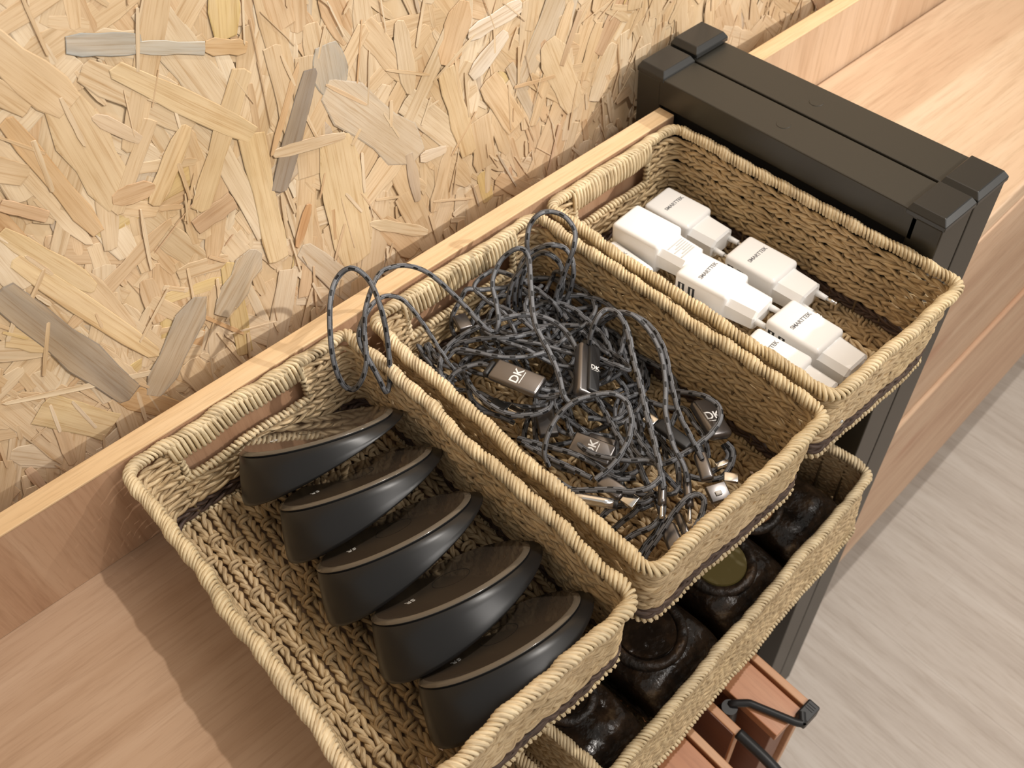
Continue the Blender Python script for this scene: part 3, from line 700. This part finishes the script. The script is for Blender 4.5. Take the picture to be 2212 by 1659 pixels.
CABLE_PATHS = {
    'loopout': [(2117,3337,300),(2100,3364,380),(2067,3393,500),(2060,3496,620),(2033,3579,780),(2004,3669,880),(1942,3728,920),(1853,3721,950),(1749,3660,980),(1621,3557,1000),(1576,3514,940),(1562,3431,880),(1564,3365,760),(1573,3323,640),(1655,3380,720),(1722,3445,920),(1750,3486,1120),(1799,3647,1200),(1751,3733,1280),(1659,3782,1215),(1528,3681,1150),(1415,3576,925),(1404,3550,700),(1440,3510,620),(1477,3421,750),(1546,3423,880),(1626,3519,1000),(1709,3576,1120),(1905,3729,1120),(2021,3721,1120),(2141,3721,1040),(2223,3665,960),(2286,3573,840),(2331,3456,720),(2345,3337,650),(2400,3293,580),(2443,3290,640),(2516,3393,700),(2567,3478,790),(2686,3513,880),(2777,3444,960),(2816,3403,880),(2699,3257,800),(2558,3066,710),(2509,2882,620),(2460,2751,560),(2398,2635,500),(2422,2583,440)],
    'talloop': [(2729,3536,300),(2715,3528,460),(2769,3523,620),(2866,3480,770),(2883,3489,920),(2950,3530,990),(3009,3506,1060),(3092,3479,1050),(3127,3379,1040),(3122,3291,980),(3058,3234,920),(3021,3245,810),(2991,3264,700),(2949,3287,550),(2920,3290,400)],
    'arc3': [(2770,3522,280),(2784,3536,490),(2867,3545,700),(2968,3513,780),(3023,3399,860),(3108,3357,790),(3089,3273,720),(3067,3269,550),(3005,3293,380)],
    'arc4': [(2814,3518,280),(2828,3535,460),(2878,3524,640),(2986,3538,700),(3018,3439,760),(3066,3372,670),(3014,3298,580),(3015,3373,300)],
    'curl5': [(2349,3678,240),(2366,3756,330),(2396,3820,420),(2462,3855,490),(2530,3784,560),(2608,3694,530),(2728,3638,500),(2862,3581,460),(2879,3421,420),(2859,3270,360),(2818,3141,300)],
    'curl6': [(2914,3219,400),(2919,3258,460),(2897,3362,520),(2864,3500,550),(2814,3637,580),(2756,3755,580),(2655,3775,580),(2580,3713,550),(2586,3592,520),(2613,3447,480),(2590,3335,440),(2545,3216,380),(2509,3108,320)],
    'bigarc7': [(2017,3209,240),(1998,3309,320),(2038,3436,400),(2133,3483,460),(2246,3459,520),(2372,3410,560),(2488,3335,600),(2642,3251,590),(2724,3129,580),(2756,3005,540),(2725,2872,500),(2669,2784,460),(2558,2718,420),(2495,2714,360)],
    'wave8': [(2158,3751,300),(2086,3484,380),(2182,3435,460),(2236,3348,480),(2300,3200,500),(2396,3097,490),(2520,3024,480),(2669,3019,440),(2849,3057,400),(2987,3032,430),(3107,3082,460),(3219,3269,430),(3209,3405,400),(3168,3574,340),(3092,3695,280)],
    'wave8b': [(2119,3609,280),(2194,3578,350),(2288,3481,420),(2391,3387,450),(2483,3268,480),(2619,3206,460),(2738,3179,440)],
    'dk1left': [(2257,3169,460),(2224,3250,440),(2146,3307,420),(2070,3342,380),(2012,3323,340),(1999,3239,290),(2034,3125,240),(2127,3018,210),(2190,2890,180)],
    'dk1right': [(2387,2812,440),(2382,2740,420),(2316,2696,400),(2201,2746,390),(2114,2857,380),(2088,3026,360),(2107,3198,340),(2181,3387,280),(2191,3515,240)],
    'vplug': [(2791,2817,540),(2818,2825,630),(2877,2828,720),(2956,2822,730),(2966,2730,740),(2932,2623,700),(2826,2472,660),(2728,2318,620),(2627,2170,580),(2545,2039,550),(2444,1892,520),(2378,1788,440)],
    'plugthin': [(3247,3437,200),(2975,3018,430),(2915,2832,660),(2988,2783,710),(3007,2663,760),(3008,2526,730),(2938,2351,700),(2817,2197,650),(2694,2079,600),(2581,1912,550),(2545,1793,500),(2510,1727,440)],
    'plugbig': [(3023,3022,300),(3045,2916,500),(3030,2743,700),(3071,2582,690),(3000,2383,680),(2856,2182,630),(2755,2027,580),(2711,1887,520),(2676,1764,460)],
    'ring1': [(2050,2407,340),(2060,2453,420),(2134,2496,500),(2234,2519,560),(2338,2500,620),(2436,2452,640),(2521,2378,660),(2566,2295,640),(2529,2201,620),(2455,2130,570),(2362,2096,520),(2257,2086,470),(2149,2109,420)],
    'under2': [(2423,2944,180),(2259,2769,210),(2134,2589,240),(2125,2411,260),(2163,2297,280)],
    'flat3': [(2425,2643,240),(2335,2502,290),(2294,2368,340),(2300,2223,390),(2364,2070,440),(2445,1973,460),(2446,1889,480),(2394,1834,480),(2308,1833,480),(2236,1888,450),(2166,1995,420),(2098,2093,380),(2037,2189,340),(2029,2333,300),(2008,2523,260),(2014,2697,200)],
    'low4': [(2105,2715,220),(2120,2512,270),(2142,2338,320),(2176,2171,340)],
    'low5': [(2108,2760,220),(2185,2542,270),(2234,2370,320),(2283,2230,300),(2305,2103,280),(2414,2036,240)],
    'mid6': [(2689,2666,260),(2596,2468,310),(2509,2294,360),(2473,2171,350),(2451,2053,340),(2389,1909,310),(2368,1816,280),(2353,1760,200)],
    'mid6b': [(2751,2373,260),(2626,2243,300),(2561,2097,340),(2538,1990,320),(2521,1878,300),(2550,1780,220)],
    'rloop7': [(2983,2330,320),(3005,2187,420),(2999,2041,520),(2998,1937,530),(2928,1856,540),(2843,1835,510),(2728,1843,480),(2623,1870,450),(2514,1917,420),(2473,2053,380),(2529,2188,340),(2676,2364,260)],
    'rdiag8': [(2905,2377,240),(2926,2237,290),(2957,2135,340),(2919,2029,340),(2880,1912,340),(2844,1833,240)],
    'dk3tail': [(2967,1808,300),(2961,1743,280),(2878,1692,260),(2781,1686,240),(2709,1759,220),(2668,1860,200)],
    'dk3tail2': [(2958,1821,280),(2935,1751,250),(2843,1748,220),(2762,1789,180)],
    'bot10': [(1992,1983,160),(2063,1982,230),(2134,1958,300),(2218,1888,330),(2278,1831,360),(2351,1808,370),(2327,1741,380),(2278,1705,350),(2188,1709,320),(2123,1758,270),(2055,1783,220),(1996,1793,160)],
    'bot10b': [(2096,1915,140),(2164,1889,210),(2224,1856,280),(2303,1853,340),(2337,1809,400)],
    'bot11': [(2036,1623,180),(2091,1634,250),(2182,1636,320),(2305,1654,380),(2394,1652,440),(2478,1639,440),(2484,1580,440),(2424,1538,400),(2320,1512,360),(2220,1513,300),(2164,1522,240)],
    'bot12': [(2062,1680,140),(2141,1690,200),(2233,1689,260),(2309,1718,300)],
    'far13': [(2772,4042,260),(2793,3879,300),(2889,3747,340),(3087,3655,340),(3188,3533,340),(3233,3371,320),(3212,3218,300),(3116,3163,220)],
    'far14': [(2091,3911,240),(2136,3823,290),(2115,3687,340),(2083,3589,310),(2141,3479,280),(2237,3390,200)],
    'far15': [(2071,3962,200),(2103,3919,270),(2080,3739,340),(2063,3627,310),(2061,3503,280),(2133,3419,200)],
}

GRP = 'braided charging cables in the middle basket'
CL = {
 'loopout': 'dark grey braided cable looping out over the rim onto the left basket',
 'talloop': 'braided cable standing in the tall loop at the back right corner of its basket',
 'arc3': 'braided cable arching just in front of the tall corner loop',
 'arc4': 'braided cable in a low arch inside the corner arch',
 'bigarc7': 'braided cable sweeping in a wide arc behind the printed metal block',
 'dk1left': 'braided cable carrying the flat gunmetal block with white letters facing up',
 'bot10b': 'braided cable curving up beside the front corner loop of the tangle',
 'bot12': 'short stretch of braided cable with a slim metal plug in the front corner',
 'mid6': 'braided cable running from the centre ring towards the front rim',
 'mid6b': 'braided cable slanting to the right just behind the plug ends near the front',
 'rdiag8': 'braided cable slanting under the loop round the lettered block by the right wall',
 'dk3tail2': 'short braided cable end with a bare connector by the front right corner',
 'low4': 'braided cable lying lowest along the left wall of the middle basket',
 'low5': 'braided cable beside the lowest one along the left wall, with a gunmetal plug',
 'under2': 'braided cable passing under the open centre ring of the tangle',
 'wave8b': 'braided cable behind the flat lettered block, beside a dark plug housing',
 'dk1right': 'braided cable bent in a hook round the far end of the flat lettered block',
 'far13': 'braided cable at the very back under the tall corner loops',
 'far14': 'braided cable below the handle slot, next to a small metal plug',
 'far15': 'braided cable nearest the back left corner of the middle basket',
 'vplug': 'braided cable rising from the upright shiny metal block and ending in a slim plug',
 'plugthin': 'braided cable arching from the tangle to a thin round plug near the front rim',
 'plugbig': 'braided cable arching down to a large metal plug near the front right rim',
 'ring1': 'braided cable curled in an open ring in the centre, with a bare square connector',
 'flat3': 'braided cable in a long flat hairpin over the left front part of the tangle',
 'rloop7': 'braided cable looping round the lettered block by the right basket wall',
 'bot10': 'braided cable bent over the bright flat tube near the left front wall',
 'bot11': 'braided cable doubled in a narrow hairpin in the front corner',
 'dk3tail': 'braided cable leaving the gunmetal block by the right basket wall',
 'curl5': 'braided cable humped against the handle slot of the middle basket',
 'curl6': 'braided cable with a small curl below the wrapped handle of the middle basket',
 'wave8': 'braided cable waving across the back of the tangle towards the right wall',
}
X_LO, X_HI, Y_LO, Y_HI = 0.1895, 0.3175, 0.1465, 0.3735
def clampy(P):
    P = P.copy(); low = P[:, 2] < 0.070
    P[low, 0] = np.clip(P[low, 0], X_LO, X_HI); P[low, 1] = np.clip(P[low, 1], Y_LO, Y_HI)
    P[:, 2] = np.maximum(P[:, 2], 0.0105); return P
def cable(key, P, label, group=GRP, r=0.00185):
    P = np.array(P) / 1e4 if key else np.array(P)
    if key != 'loopout': P = clampy(P)
    Q = catmull(P, 9); Q, t = resample(Q, 0.0022)
    if key != 'loopout': Q = clampy(Q)
    b = Q[0]
    t_ = empty('charging_cable', tuple(b), label, 'cable', group)
    V, F, U = tube_arr(Q - b, r, 10, t=t, flat=0.82)
    link('cord', mesh_np('cord', V, F, U), M_braid, t_, True)
    return t_, Q
made = {}
for k_, P in CABLE_PATHS.items():
    lab = CL.get(k_); made[k_] = cable(k_, P, lab or 'dark grey braided cable buried low in the tangle', GRP if lab else 'buried braided cables in the middle basket')
rb = random.Random(5)
for i in range(21):       # the coils lying at the bottom of the heap
    cx, cy = rb.uniform(.215, .295), rb.uniform(.215, .345); z = rb.uniform(.011, .026)
    if i < 10: cx, cy, z = rb.uniform(.25, .30), rb.uniform(.30, .35), rb.uniform(.016, .042)
    ra, rc = rb.uniform(.012, .034), rb.uniform(.018, .05); a0 = rb.uniform(0, 6.28); tw = rb.uniform(0, 3.14)
    P = []
    nn = rb.randint(9, 20)
    for j in range(nn):
        a = a0 + j * 0.62; s = 1 + 0.18 * math.sin(j * 1.7 + i)
        x, y = ra * s * math.cos(a), rc * s * math.sin(a)
        P.append((cx + x * math.cos(tw) - y * math.sin(tw), cy + x * math.sin(tw) + y * math.cos(tw), z + 0.006 * math.sin(j * 1.1 + i)))
    cable(None, P, 'dark grey braided cable buried low in the tangle', 'buried braided cables in the middle basket')

def frame_m(c, along, normal):
    """matrix whose x axis runs along, z axis is the normal"""
    x = Vector(along).normalized(); z = Vector(normal); z = (z - x * z.dot(x)).normalized(); y = z.cross(x)
    return Matrix.Translation(c) @ Matrix((x, y, z)).transposed().to_4x4()
def hw(key, name, c, along, normal, dims, m=None, bev=0.0016, seg=3, letters=None, lm=None, smooth=True, sub=None):
    t_ = made[key][0]; base = Vector(made[key][1][0])
    mt = Matrix.Translation(-base) @ frame_m(c, along, normal)
    l, w_, h = dims
    o = box(name, (-l / 2, l / 2, -w_ / 2, w_ / 2, -h / 2, h / 2), m or M_gun, t_, bev=min(bev, h * .45, w_ * .45), seg=seg, smooth=smooth, xf=mt)
    if letters:
        R90 = Matrix.Rotation(math.radians(lm or 90), 4, 'Z')
        text_mesh('lettering', letters, w_ * 0.52, M_logo, o, mt @ Matrix.Translation((0, 0, h / 2 + .00005)) @ R90, bold=0.00012)
        bm = bmesh.new(); box_bm(bm, -w_ * .30, w_ * .30, -w_ * .27, -w_ * .235, h / 2, h / 2 + .0001, bev=0)
        me = bpy.data.meshes.new('underline'); bm.to_mesh(me); bm.free(); me.transform(mt @ R90); link('underline', me, M_logo, o)
    return o
def stub(key, name, a, b, r0, r1, m):
    t_ = made[key][0]; base = np.array(made[key][1][0])
    P = np.linspace(np.array(a), np.array(b), 5) - base
    V, F, U = tube_arr(P, np.linspace(r0, r1, 5), 12)
    n = len(V); me = mesh_np(name, V, F, U)
    bm = bmesh.new(); bm.from_mesh(me); bm.edges.ensure_lookup_table()
    bmesh.ops.holes_fill(bm, edges=[e for e in bm.edges if e.is_boundary], sides=0); bm.to_mesh(me); bm.free()
    return link(name, me, m, t_, False)
UP = (0, 0, 1)
# block with letters lying face up
hw('dk1left', 'metal_block', (0.2293, 0.2955, 0.049), (0.0118, -0.0345, 0), (-0.10, 0.1, 1), (0.0345, 0.0155, 0.0055), letters='DK', lm=90)
hw('dk1left', 'strain_relief', (0.2222, 0.3140, 0.0485), (0.0118, -0.0345, 0), UP, (0.004, 0.0125, 0.0042), M_rub)
# upright block seen edge-on
hw('vplug', 'metal_block', (0.2640, 0.2700, 0.0490), (-0.0300, -0.0290, -0.001), (-0.75, 0.35, 0.55), (0.0400, 0.0080, 0.0135), M_gun, bev=.0022)
hw('vplug', 'face_plate', (0.2672, 0.2668, 0.0500), (-0.0300, -0.0290, -0.001), (0.45, -0.35, 0.85), (0.0370, 0.0085, 0.0060), M_rub, letters='DK', lm=90)
stub('vplug', 'strain_relief', (0.2800, 0.2860, 0.0515), (0.2768, 0.2828, 0.0505), .0030, .0034, M_rub)
# block against the right wall
hw('rloop7', 'metal_block', (0.2990, 0.1960, 0.0370), (-0.0120, -0.0295, 0), (0.35, 0.15, 0.9), (0.0300, 0.0155, 0.0075), bev=.003, letters='DK', lm=90)
# block in the centre
hw('ring1', 'metal_block', (0.2340, 0.2330, 0.0310), (0.0091, -0.0240, 0), (-0.25, -0.05, 0.95), (0.0270, 0.0140, 0.0060), letters='DK', lm=90)
# tubes, plugs and connectors
stub('bot10', 'bright_tube', (0.1980, 0.2118, 0.040), (0.2115, 0.1928, 0.040), .0031, .0031, M_silver)
stub('bot10', 'strain_relief', (0.2115, 0.1928, 0.040), (0.2128, 0.1908, 0.040), .0026, .0026, M_rub)
hw('ring1', 'plug_housing', (0.2190, 0.2015, 0.0395), (0.0020, -0.0150, 0), (-.2, 0, 1), (0.0165, 0.0088, 0.0058), bev=.0015)
hw('ring1', 'connector', (0.2205, 0.1885, 0.0395), (0.0020, -0.0130, 0), (-.2, 0, 1), (0.0085, 0.0078, 0.0034), M_silver, bev=.0004)
hw('plugbig', 'plug_housing', (0.2660, 0.1735, 0.0430), (-0.0110, -0.0170, -.001), (-.2, 0, 1), (0.0190, 0.0078, 0.0056), bev=.002)
stub('plugbig', 'strain_relief', (0.2735, 0.1842, 0.0450), (0.2712, 0.1812, 0.0440), .0026, .0030, M_rub)
hw('plugbig', 'connector', (0.2600, 0.1570, 0.0400), (0.014, -0.006, 0), (-.1, -.2, 1), (0.0120, 0.0105, 0.0040), M_gun, bev=.0006)
hw('plugbig', 'contact_window', (0.2590, 0.1560, 0.0424), (0.014, -0.006, 0), (-.1, -.2, 1), (0.0036, 0.0026, 0.0004), M_logo, bev=0)
stub('plugthin', 'plug_housing', (0.2525, 0.1740, 0.0400), (0.2415, 0.1620, 0.0390), .0026, .0026, M_gun)
stub('plugthin', 'strain_relief', (0.2550, 0.1765, 0.0430), (0.2525, 0.1740, 0.0400), .0020, .0025, M_rub)
stub('plugthin', 'connector', (0.2415, 0.1620, 0.0390), (0.2345, 0.1555, 0.0380), .0012, .0012, M_silver)
stub('vplug', 'plug_housing', (0.2400, 0.1815, 0.0420), (0.2310, 0.1735, 0.0400), .0026, .0026, M_gun)
stub('vplug', 'connector', (0.2310, 0.1735, 0.0400), (0.2250, 0.1680, 0.0380), .0014, .0014, M_silver)
hw('bot11', 'plug_housing', (0.2260, 0.1600, 0.0260), (-0.0060, -0.0120, 0), (-.25, 0, 1), (0.0170, 0.0095, 0.0060), bev=.0018)
hw('bot12', 'plug_housing', (0.2355, 0.1610, 0.0280), (-0.0060, -0.0120, 0), (-.3, 0, 1), (0.0150, 0.0050, 0.0050), M_gun, bev=.0018)
hw('wave8b', 'plug_housing', (0.2290, 0.2690, 0.0290), (-0.0110, -0.0170, 0), (0.1, 0, 1), (0.0220, 0.0120, 0.0050), mat('dark_gunmetal', (0.05, 0.045, 0.043), 0.35, 0.5), bev=.001)
hw('far14', 'plug_housing', (0.2400, 0.3640, 0.0400), (-0.004, -0.013, 0), (0, -.3, 1), (0.0140, 0.0095, 0.0045), M_gun, bev=.001)
hw('dk1right', 'plug_housing', (0.2160, 0.2990, 0.0300), (0.002, -0.012, 0), UP, (0.0120, 0.0062, 0.0036), M_rub, bev=.001)
hw('dk1right', 'connector', (0.2210, 0.2885, 0.0300), (0.003, -0.0120, 0), UP, (0.0110, 0.0056, 0.0030), M_silver, bev=.0008)
hw('mid6', 'plug_housing', (0.2800, 0.2080, 0.0270), (0.001, -0.0250, 0), UP, (0.0260, 0.0085, 0.0050), M_rub, bev=.0015)
hw('mid6', 'connector', (0.2780, 0.2255, 0.0275), (0.001, -0.0250, 0), UP, (0.0080, 0.0070, 0.0030), M_silver, bev=.0005)
hw('dk3tail', 'connector', (0.2870, 0.1745, 0.0240), (0.012, -0.004, 0), UP, (0.0090, 0.0040, 0.0028), M_silver, bev=.0004)
hw('dk3tail2', 'connector', (0.2790, 0.1620, 0.0300), (0.010, -0.012, 0), UP, (0.0085, 0.0065, 0.0032), M_silver, bev=.0005)
hw('low5', 'plug_housing', (0.2450, 0.2360, 0.0240), (0.010, -0.020, 0), UP, (0.0180, 0.0090, 0.0050), M_gun, bev=.0015)

# ---------------------------------------------------------------- dark ring packs in the lower basket
M_ringp = mat('dark_brown_gloss_wrap', (0.022, 0.013, 0.008), 0.5); k = N(M_ringp)
k.bump(k.noise(k.mapping((1, 1, 1)), 90, 4), 0.9, 0.004)
k.col(k.ramp(k.noise(k.mapping((1, 1, 1)), 45, 4, 0.7), [(0.4, (0.012, 0.008, 0.005)), (0.6, (0.045, 0.026, 0.014)), (0.72, (0.16, 0.095, 0.045))]))
M_olive = mat('olive_disc', (0.13, 0.10, 0.03), 0.45)
M_amber = mat('amber_pack', (0.34, 0.17, 0.075), 0.35)
M_muddy = mat('dark_film', (0.02, 0.013, 0.009), 0.24); k = N(M_muddy)
k.bump(k.noise(k.mapping((1, 1, 1)), 70, 4), 0.8, 0.003)
k.col(k.ramp(k.noise(k.mapping((1, 1, 1)), 38, 4, 0.65), [(0.42, (0.010, 0.007, 0.005)), (0.6, (0.035, 0.021, 0.012)), (0.72, (0.13, 0.085, 0.045))]))  # brown patches paint reflections into the film colour
def film_pack(c, w_, l_, h, yaw, label, R, dm, off=(0, 0)):
    """a plump dark film bag with a round item showing through its top"""
    t_ = empty('film_pack', c, label, 'package', 'dark film packs in the lower basket'); t_.rotation_euler.z = math.radians(yaw)
    n = 20; bm = bmesh.new(); r = random.Random(int(w_ * 1e5 + R * 1e5)); grid = {}
    for sgn in (1, -1):
        for i in range(n + 1):
            for j in range(n + 1):
                u, v = i / n * 2 - 1, j / n * 2 - 1
                e = (1 - abs(u) ** 5) * (1 - abs(v) ** 5)
                zz = sgn * h / 2 * (max(e, 0) ** 0.45) + (0.0016 * math.sin(u * 7 + v * 5 + R * 900) * e)
                if sgn == -1 and (i in (0, n) or j in (0, n)): grid[sgn, i, j] = grid[1, i, j]; continue
                grid[sgn, i, j] = bm.verts.new((u * w_ / 2, v * l_ / 2, zz))
        for i in range(n):
            for j in range(n):
                f = [grid[sgn, i, j], grid[sgn, i + 1, j], grid[sgn, i + 1, j + 1], grid[sgn, i, j + 1]]
                bm.faces.new(f if sgn == 1 else f[::-1])
    me = bpy.data.meshes.new('film_bag'); bm.to_mesh(me); bm.free(); link('film_bag', me, M_muddy, t_, True)
    a = np.linspace(0, 2 * np.pi, 49); P = np.stack([R * np.cos(a) + off[0], R * np.sin(a) + off[1], 0 * a + h / 2 - .0015], 1)
    V, F, U = tube_arr(P, .0042, 12); link('inner_ring', mesh_np('inner_ring', V, F, U), M_ringp, t_, True)
    bm = bmesh.new(); bmesh.ops.create_cone(bm, cap_ends=True, segments=36, radius1=R * .86, radius2=R * .82, depth=.003, matrix=Matrix.Translation((off[0], off[1], h / 2 + .0006)))
    me = bpy.data.meshes.new('centre_disc'); bm.to_mesh(me); bm.free(); link('centre_disc', me, dm, t_)
film_pack((0.398, 0.196, -0.174), 0.074, 0.110, 0.056, 4, 'dark film pack with a tan disc at the right end of the lower basket', 0.022, M_amber, (-.022, .002))
film_pack((0.318, 0.192, -0.170), 0.078, 0.110, 0.058, 3, 'dark film pack with an olive disc in the middle of the lower basket', 0.024, M_olive, (-.002, -.014))
film_pack((0.236, 0.188, -0.172), 0.080, 0.108, 0.058, 5, 'blackish film pack under the gap between the two left baskets', 0.026, M_muddy, (0, -.01))
film_pack((0.163, 0.184, -0.174), 0.058, 0.106, 0.054, 2, 'blackish film pack at the left end of the long lower basket', 0.018, M_muddy)
film_pack((0.350, 0.300, -0.172), 0.080, 0.090, 0.056, 8, 'dark film pack with an amber disc, deeper in behind the olive one', 0.026, M_amber, (-.01, -.02))

# ---------------------------------------------------------------- reddish wooden cases below
def case(ox, label, front, bracket=True, zt=-0.26):
    t_ = empty('wooden_case', (ox, 0.2, -0.5), label, 'case', 'reddish wooden cases under the lower shelf')
    def b(n, bb, m, bev=0.0008, lab=None):
        x0_, x1_, y0_, y1_, z0_, z1_ = bb
        o = box(n, (ox + x0_, ox + x1_, y0_, y1_, z0_, z1_), m, t_, bev=bev); o.location = (-ox, -0.2, 0.5)
        if lab: o['label'] = lab
        return o
    b('right_rail', (.0585, .0655, front, .38, zt - .18, zt), M_crate_edge)
    b('lid_board', (.0235, .0555, front, .38, zt - .012, zt - .0006), M_crate)
    b('inner_side', (.0245, .0545, front + .004, .38, zt - .18, zt - .0125), M_crate_shade, lab='shade-toned inner board')
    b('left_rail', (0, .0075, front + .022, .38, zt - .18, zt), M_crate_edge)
    b('base_board', (.0, .0655, front + .02, .38, zt - .19, zt - .18), M_crate_shade)
    b('left_board', (-.0005, .0, front + .024, .38, zt - .18, zt - .001), M_crate_shade)
    if bracket:
        P = np.array([(ox + .014, front + .048, zt - .020), (ox + .018, front + .040, zt + .001), (ox + .027, front + .031, zt + .003), (ox + .042, front - .004, zt + .003), (ox + .045, front - .008, zt + .003)])
        Q, _ = resample(P, .002); V, F, U = tube_arr(Q - np.array([ox, .2, -.5]), .0032, 8)
        link('bracket_arm', mesh_np('bracket_arm', V, F, U), M_rub, t_, True)
        P = np.array([(ox + .045, front - .008, zt + .002), (ox + .052, front - .002, zt + .002)])
        V, F, U = tube_arr(resample(P, .002)[0] - np.array([ox, .2, -.5]), .0034, 8); link('bracket_elbow', mesh_np('bracket_elbow', V, F, U), M_rub, t_, True)
        b('clip', (.048, .066, front - .010, front + .001, zt - .014, zt + .003), M_rub, .0015)
        for i in range(3): b('clip_rib', (.0575 + i * .0022, .0587 + i * .0022, front - .008, front - .001, zt + .003, zt + .0036), M_rub, 0)
        bm = bmesh.new(); bmesh.ops.create_cone(bm, cap_ends=True, segments=24, radius1=.008, radius2=.0065, depth=.022, matrix=Matrix.Translation((.0145, front + .040 - .2, zt - .012 + .5)))
        me = bpy.data.meshes.new('pivot_knob'); bm.to_mesh(me); bm.free(); link('pivot_knob', me, M_rub, t_, False)
        P = np.array([(ox + .0038, front + .022, zt - .002), (ox + .0038, front - .008, zt - .002), (ox + .0030, front - .022, zt - .006), (ox + .0022, front - .026, zt - .016)])
        Q, _ = resample(catmull(P, 6), .002); V, F, U = tube_arr(Q - np.array([ox, .2, -.5]), .0046, 10)
        me = mesh_np('rail_handle', V, F, U); bm = bmesh.new(); bm.from_mesh(me); bmesh.ops.holes_fill(bm, edges=[e for e in bm.edges if e.is_boundary], sides=0); bm.to_mesh(me); bm.free()
        link('rail_handle', me, M_rub, t_, True)
    return t_
case(0.2675, 'reddish wooden case with black bracket and clip, next to the black frame', 0.080)
case(0.1815, 'reddish wooden case at the bottom edge of the photo, left of the bracketed one', 0.050, False)
cs = empty('low_shelf', (0, 0, -0.46), 'shade-toned bottom shelf carrying the reddish wooden cases', 'shelf')
o = box('shelf_board', (-1.2, 0.4755, 0.22, 0.405, -0.475, -0.4505), M_crate_shade, cs); o.location = (0, 0, 0.46)
